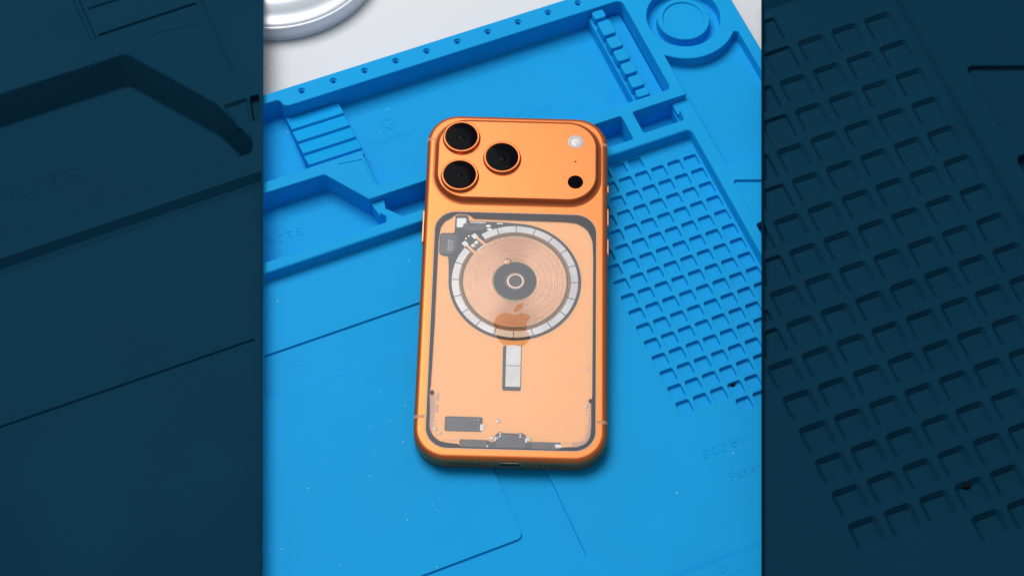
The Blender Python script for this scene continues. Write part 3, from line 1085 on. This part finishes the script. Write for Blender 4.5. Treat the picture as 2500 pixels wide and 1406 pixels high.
for x0, y0, x1, y1 in ((-6.25, 8.7, -5.75, 10.6), (5.9, 8.3, 6.6, 10.3)):
    flat('metal_tab', rect(x0, y0, x1, y1, 0.15, 2), ZS + 0.04, ZS + 0.13, TIN, 0.03, cn)
flat('adhesive_strip', rnd([(-32.9, 28.5), (-30.7, 28.3), (-30.5, 21.5), (-30.9, 14.6), (-31.7, 12.9), (-30.8, 10.0), (-33.4, 12.0), (-33.6, 21.5)], 0.5), ZP + 0.02, ZP + 0.045, TINT)
flat('adhesive_strip', rnd([(32.9, 26.2), (31.7, 26.0), (31.1, 14.3), (30.0, 12.9), (29.8, 9.9), (24.6, 9.1), (24.4, 6.4), (31.5, 7.0), (33.0, 11.8)], 0.5), ZP + 0.02, ZP + 0.045, TINT)
for cy in (27.5, 22.4):
    flat('adhesive_patch', rect(-30.3, cy - 1.9, -29.1, cy + 1.9, 0.5, 3), ZP + 0.02, ZP + 0.045, TINT)

# frosted back glass with the clear polished logo in it
leaf_pts = [(4.06, 71.35), (4.02, 70.3), (3.5, 68.9), (2.5, 67.8), (1.3, 67.1), (0.2, 66.9), (0.25, 68.2), (0.85, 69.5), (1.9, 70.6), (3.0, 71.15)]
leaf = rnd(leaf_pts, 1.2, 3)
apple_pts = [(0.3, 65.6), (-1.2, 66.3), (-3.2, 66.75), (-5.3, 66.15), (-7.0, 64.6), (-7.8, 62.3), (-7.95, 59.9), (-7.3, 56.9), (-6.1, 54.3), (-4.3, 52.1), (-2.9, 51.3), (-1.5, 51.5), (0.3, 52.0), (2.0, 51.6), (3.4, 51.3), (4.8, 51.9), (6.4, 53.7), (7.55, 56.0),
             (6.5, 57.0), (5.75, 58.5), (5.5, 60.3), (5.6, 62.0), (6.1, 63.4), (7.35, 64.8), (6.2, 65.9), (4.6, 66.6), (3.2, 66.6), (1.8, 66.1)]
apple = rnd(apple_pts, 1.4, 3)
ZG = TH - 0.06
glass_loop = offset(win, -0.12)
m = MB()
m.fill(glass_loop, [leaf, apple], ZG)
gls = m.build('back_glass', FROST, ph)
m = MB()
m.fill(leaf, [], ZG + 0.002)
m.fill(apple, [], ZG + 0.002)
m.build('logo', CLEAR, gls)
ink_in = [(-20.6, 6.9), (-19.6, 6.0), (-17, 5.75), (19.0, 5.5), (20.7, 6.5), (23, 6.8), (26.5, 6.85), (30.2, 8.3, 4), (32.0, 11.5, 5), (32.4, 16), (32.35, 26.4, 0.4), (32.75, 29.5), (32.9, 93.0), (32.6, 101.5, 9), (30.5, 107.3, 7), (26.0, 110.2, 7), (21.0, 110.7), (0.1, 110.9), (-17.9, 111.2),
          (-19.2, 112.5), (-20.9, 113.35), (-24.8, 113.45), (-26.6, 112.1), (-27.8, 110.9), (-30.0, 109.6, 3), (-31.8, 106.3, 5), (-32.35, 100, 5), (-32.4, 60), (-32.8, 33), (-33.2, 30.2), (-33.1, 27.4), (-32.75, 22), (-32.6, 13.6, 5), (-31.0, 10.2, 5), (-28.3, 8.0, 4), (-25.5, 7.35)]
inkl = rnd(ink_in, 1.2, 3)
m = MB()
m.fill(offset(win, -0.16), [inkl], ZG + 0.012)
m.build('printed_border', INK, gls)
m = MB()
m.fill(offset(win, -0.02), [offset(win, -0.30)], ZG + 0.03)
m.build('edge_glint', pmat('edge_glint_pink', (0.72, 0.46, 0.36), 0.3), gls)  # highlight along the glass edge, put into the colour of a thin ring
for cx, cy, r_ in ((-32.2, 29.4, 0.95), (32.15, 27.4, 0.9)):
    flat('border_dot', circle(cx, cy, r_, 20), ZG + 0.005, ZG + 0.02, INK, 0, gls)

# ================================================================== dust and crumbs
m = MB()
dust = [(x_, y_, 0.0) for x_, y_ in [(-171.2, -59.4), (-163.8, -69.4), (-172.1, -73.5), (-180.4, -72.9), (-183.1, -85.2), (-202.6, -80.6), (-188.4, -93.7), (-181.2, -117.4), (-213.0, -89.8), (-231.4, -110.5), (-236.0, -109.1), (-212.4, -125.8), (-170.5, -84.5), (-195.8, -2.9), (-196.5, -35.0), (-137.1, -4.5), (-77.3, -147.0), (-73.3, -173.7), (-48.7, -139.5), (-163.7, -101.8), (-169.7, -115.1), (-168.9, -117.7), (-177.9, -140.6)]]
dust += [(x_, y_, -6.0) for x_, y_ in [(-168.6, 44.6), (-162.1, 82.4), (-123.8, 66.8), (-116.2, 77.3), (-162.9, 88.7)]]
for x_, y_, z_ in dust:
    r_ = random.uniform(0.12, 0.25)
    a = random.uniform(0, PI)
    el = random.uniform(1.0, 1.8)
    pts = []
    for q in range(6):
        b = 2 * PI * q / 6
        u_, v_ = r_ * el * math.cos(b), r_ * math.sin(b)
        pts.append((x_ + u_ * math.cos(a) - v_ * math.sin(a), y_ + u_ * math.sin(a) + v_ * math.cos(a), z_ + 0.01))
    pts.append((x_, y_, z_ + r_ * 0.9))
    m.add(pts, [(q, (q + 1) % 6, 6) for q in range(6)])
tag(m.build('dust_specks', DUST), 'tiny white dust specks scattered over the blue mat', 'dust', 'stuff')


def crumb(name, label, x_, y_, z_, s):
    mb_ = MB()
    rr = random.Random(3)
    rows = []
    for k, (h, q) in enumerate(((0, 1.0), (0.45, 1.05), (0.8, 0.7))):
        rows.append([(x_ + s * q * rr.uniform(.8, 1.2) * 1.35 * math.cos(2 * PI * i / 10), y_ + s * q * rr.uniform(.8, 1.2) * 0.7 * math.sin(2 * PI * i / 10), z_ + s * h) for i in range(10)])
    mb_.loft(rows, True)
    mb_.add(rows[-1], [list(range(10))])
    ob = mb_.build(name, CRUMB)
    return tag(ob, label, 'crumb')


crumb('debris_crumb', 'small black crumb in a square pocket of the bright blue mat', -34.6, -110.6, -1.65, 0.8)
crumb('debris_crumb', 'added larger copy of the mat crumb, in the added right tray', 28.5, -191.0, 7.9, 1.4)  # added copy of the mat crumb, enlarged like the tray around it
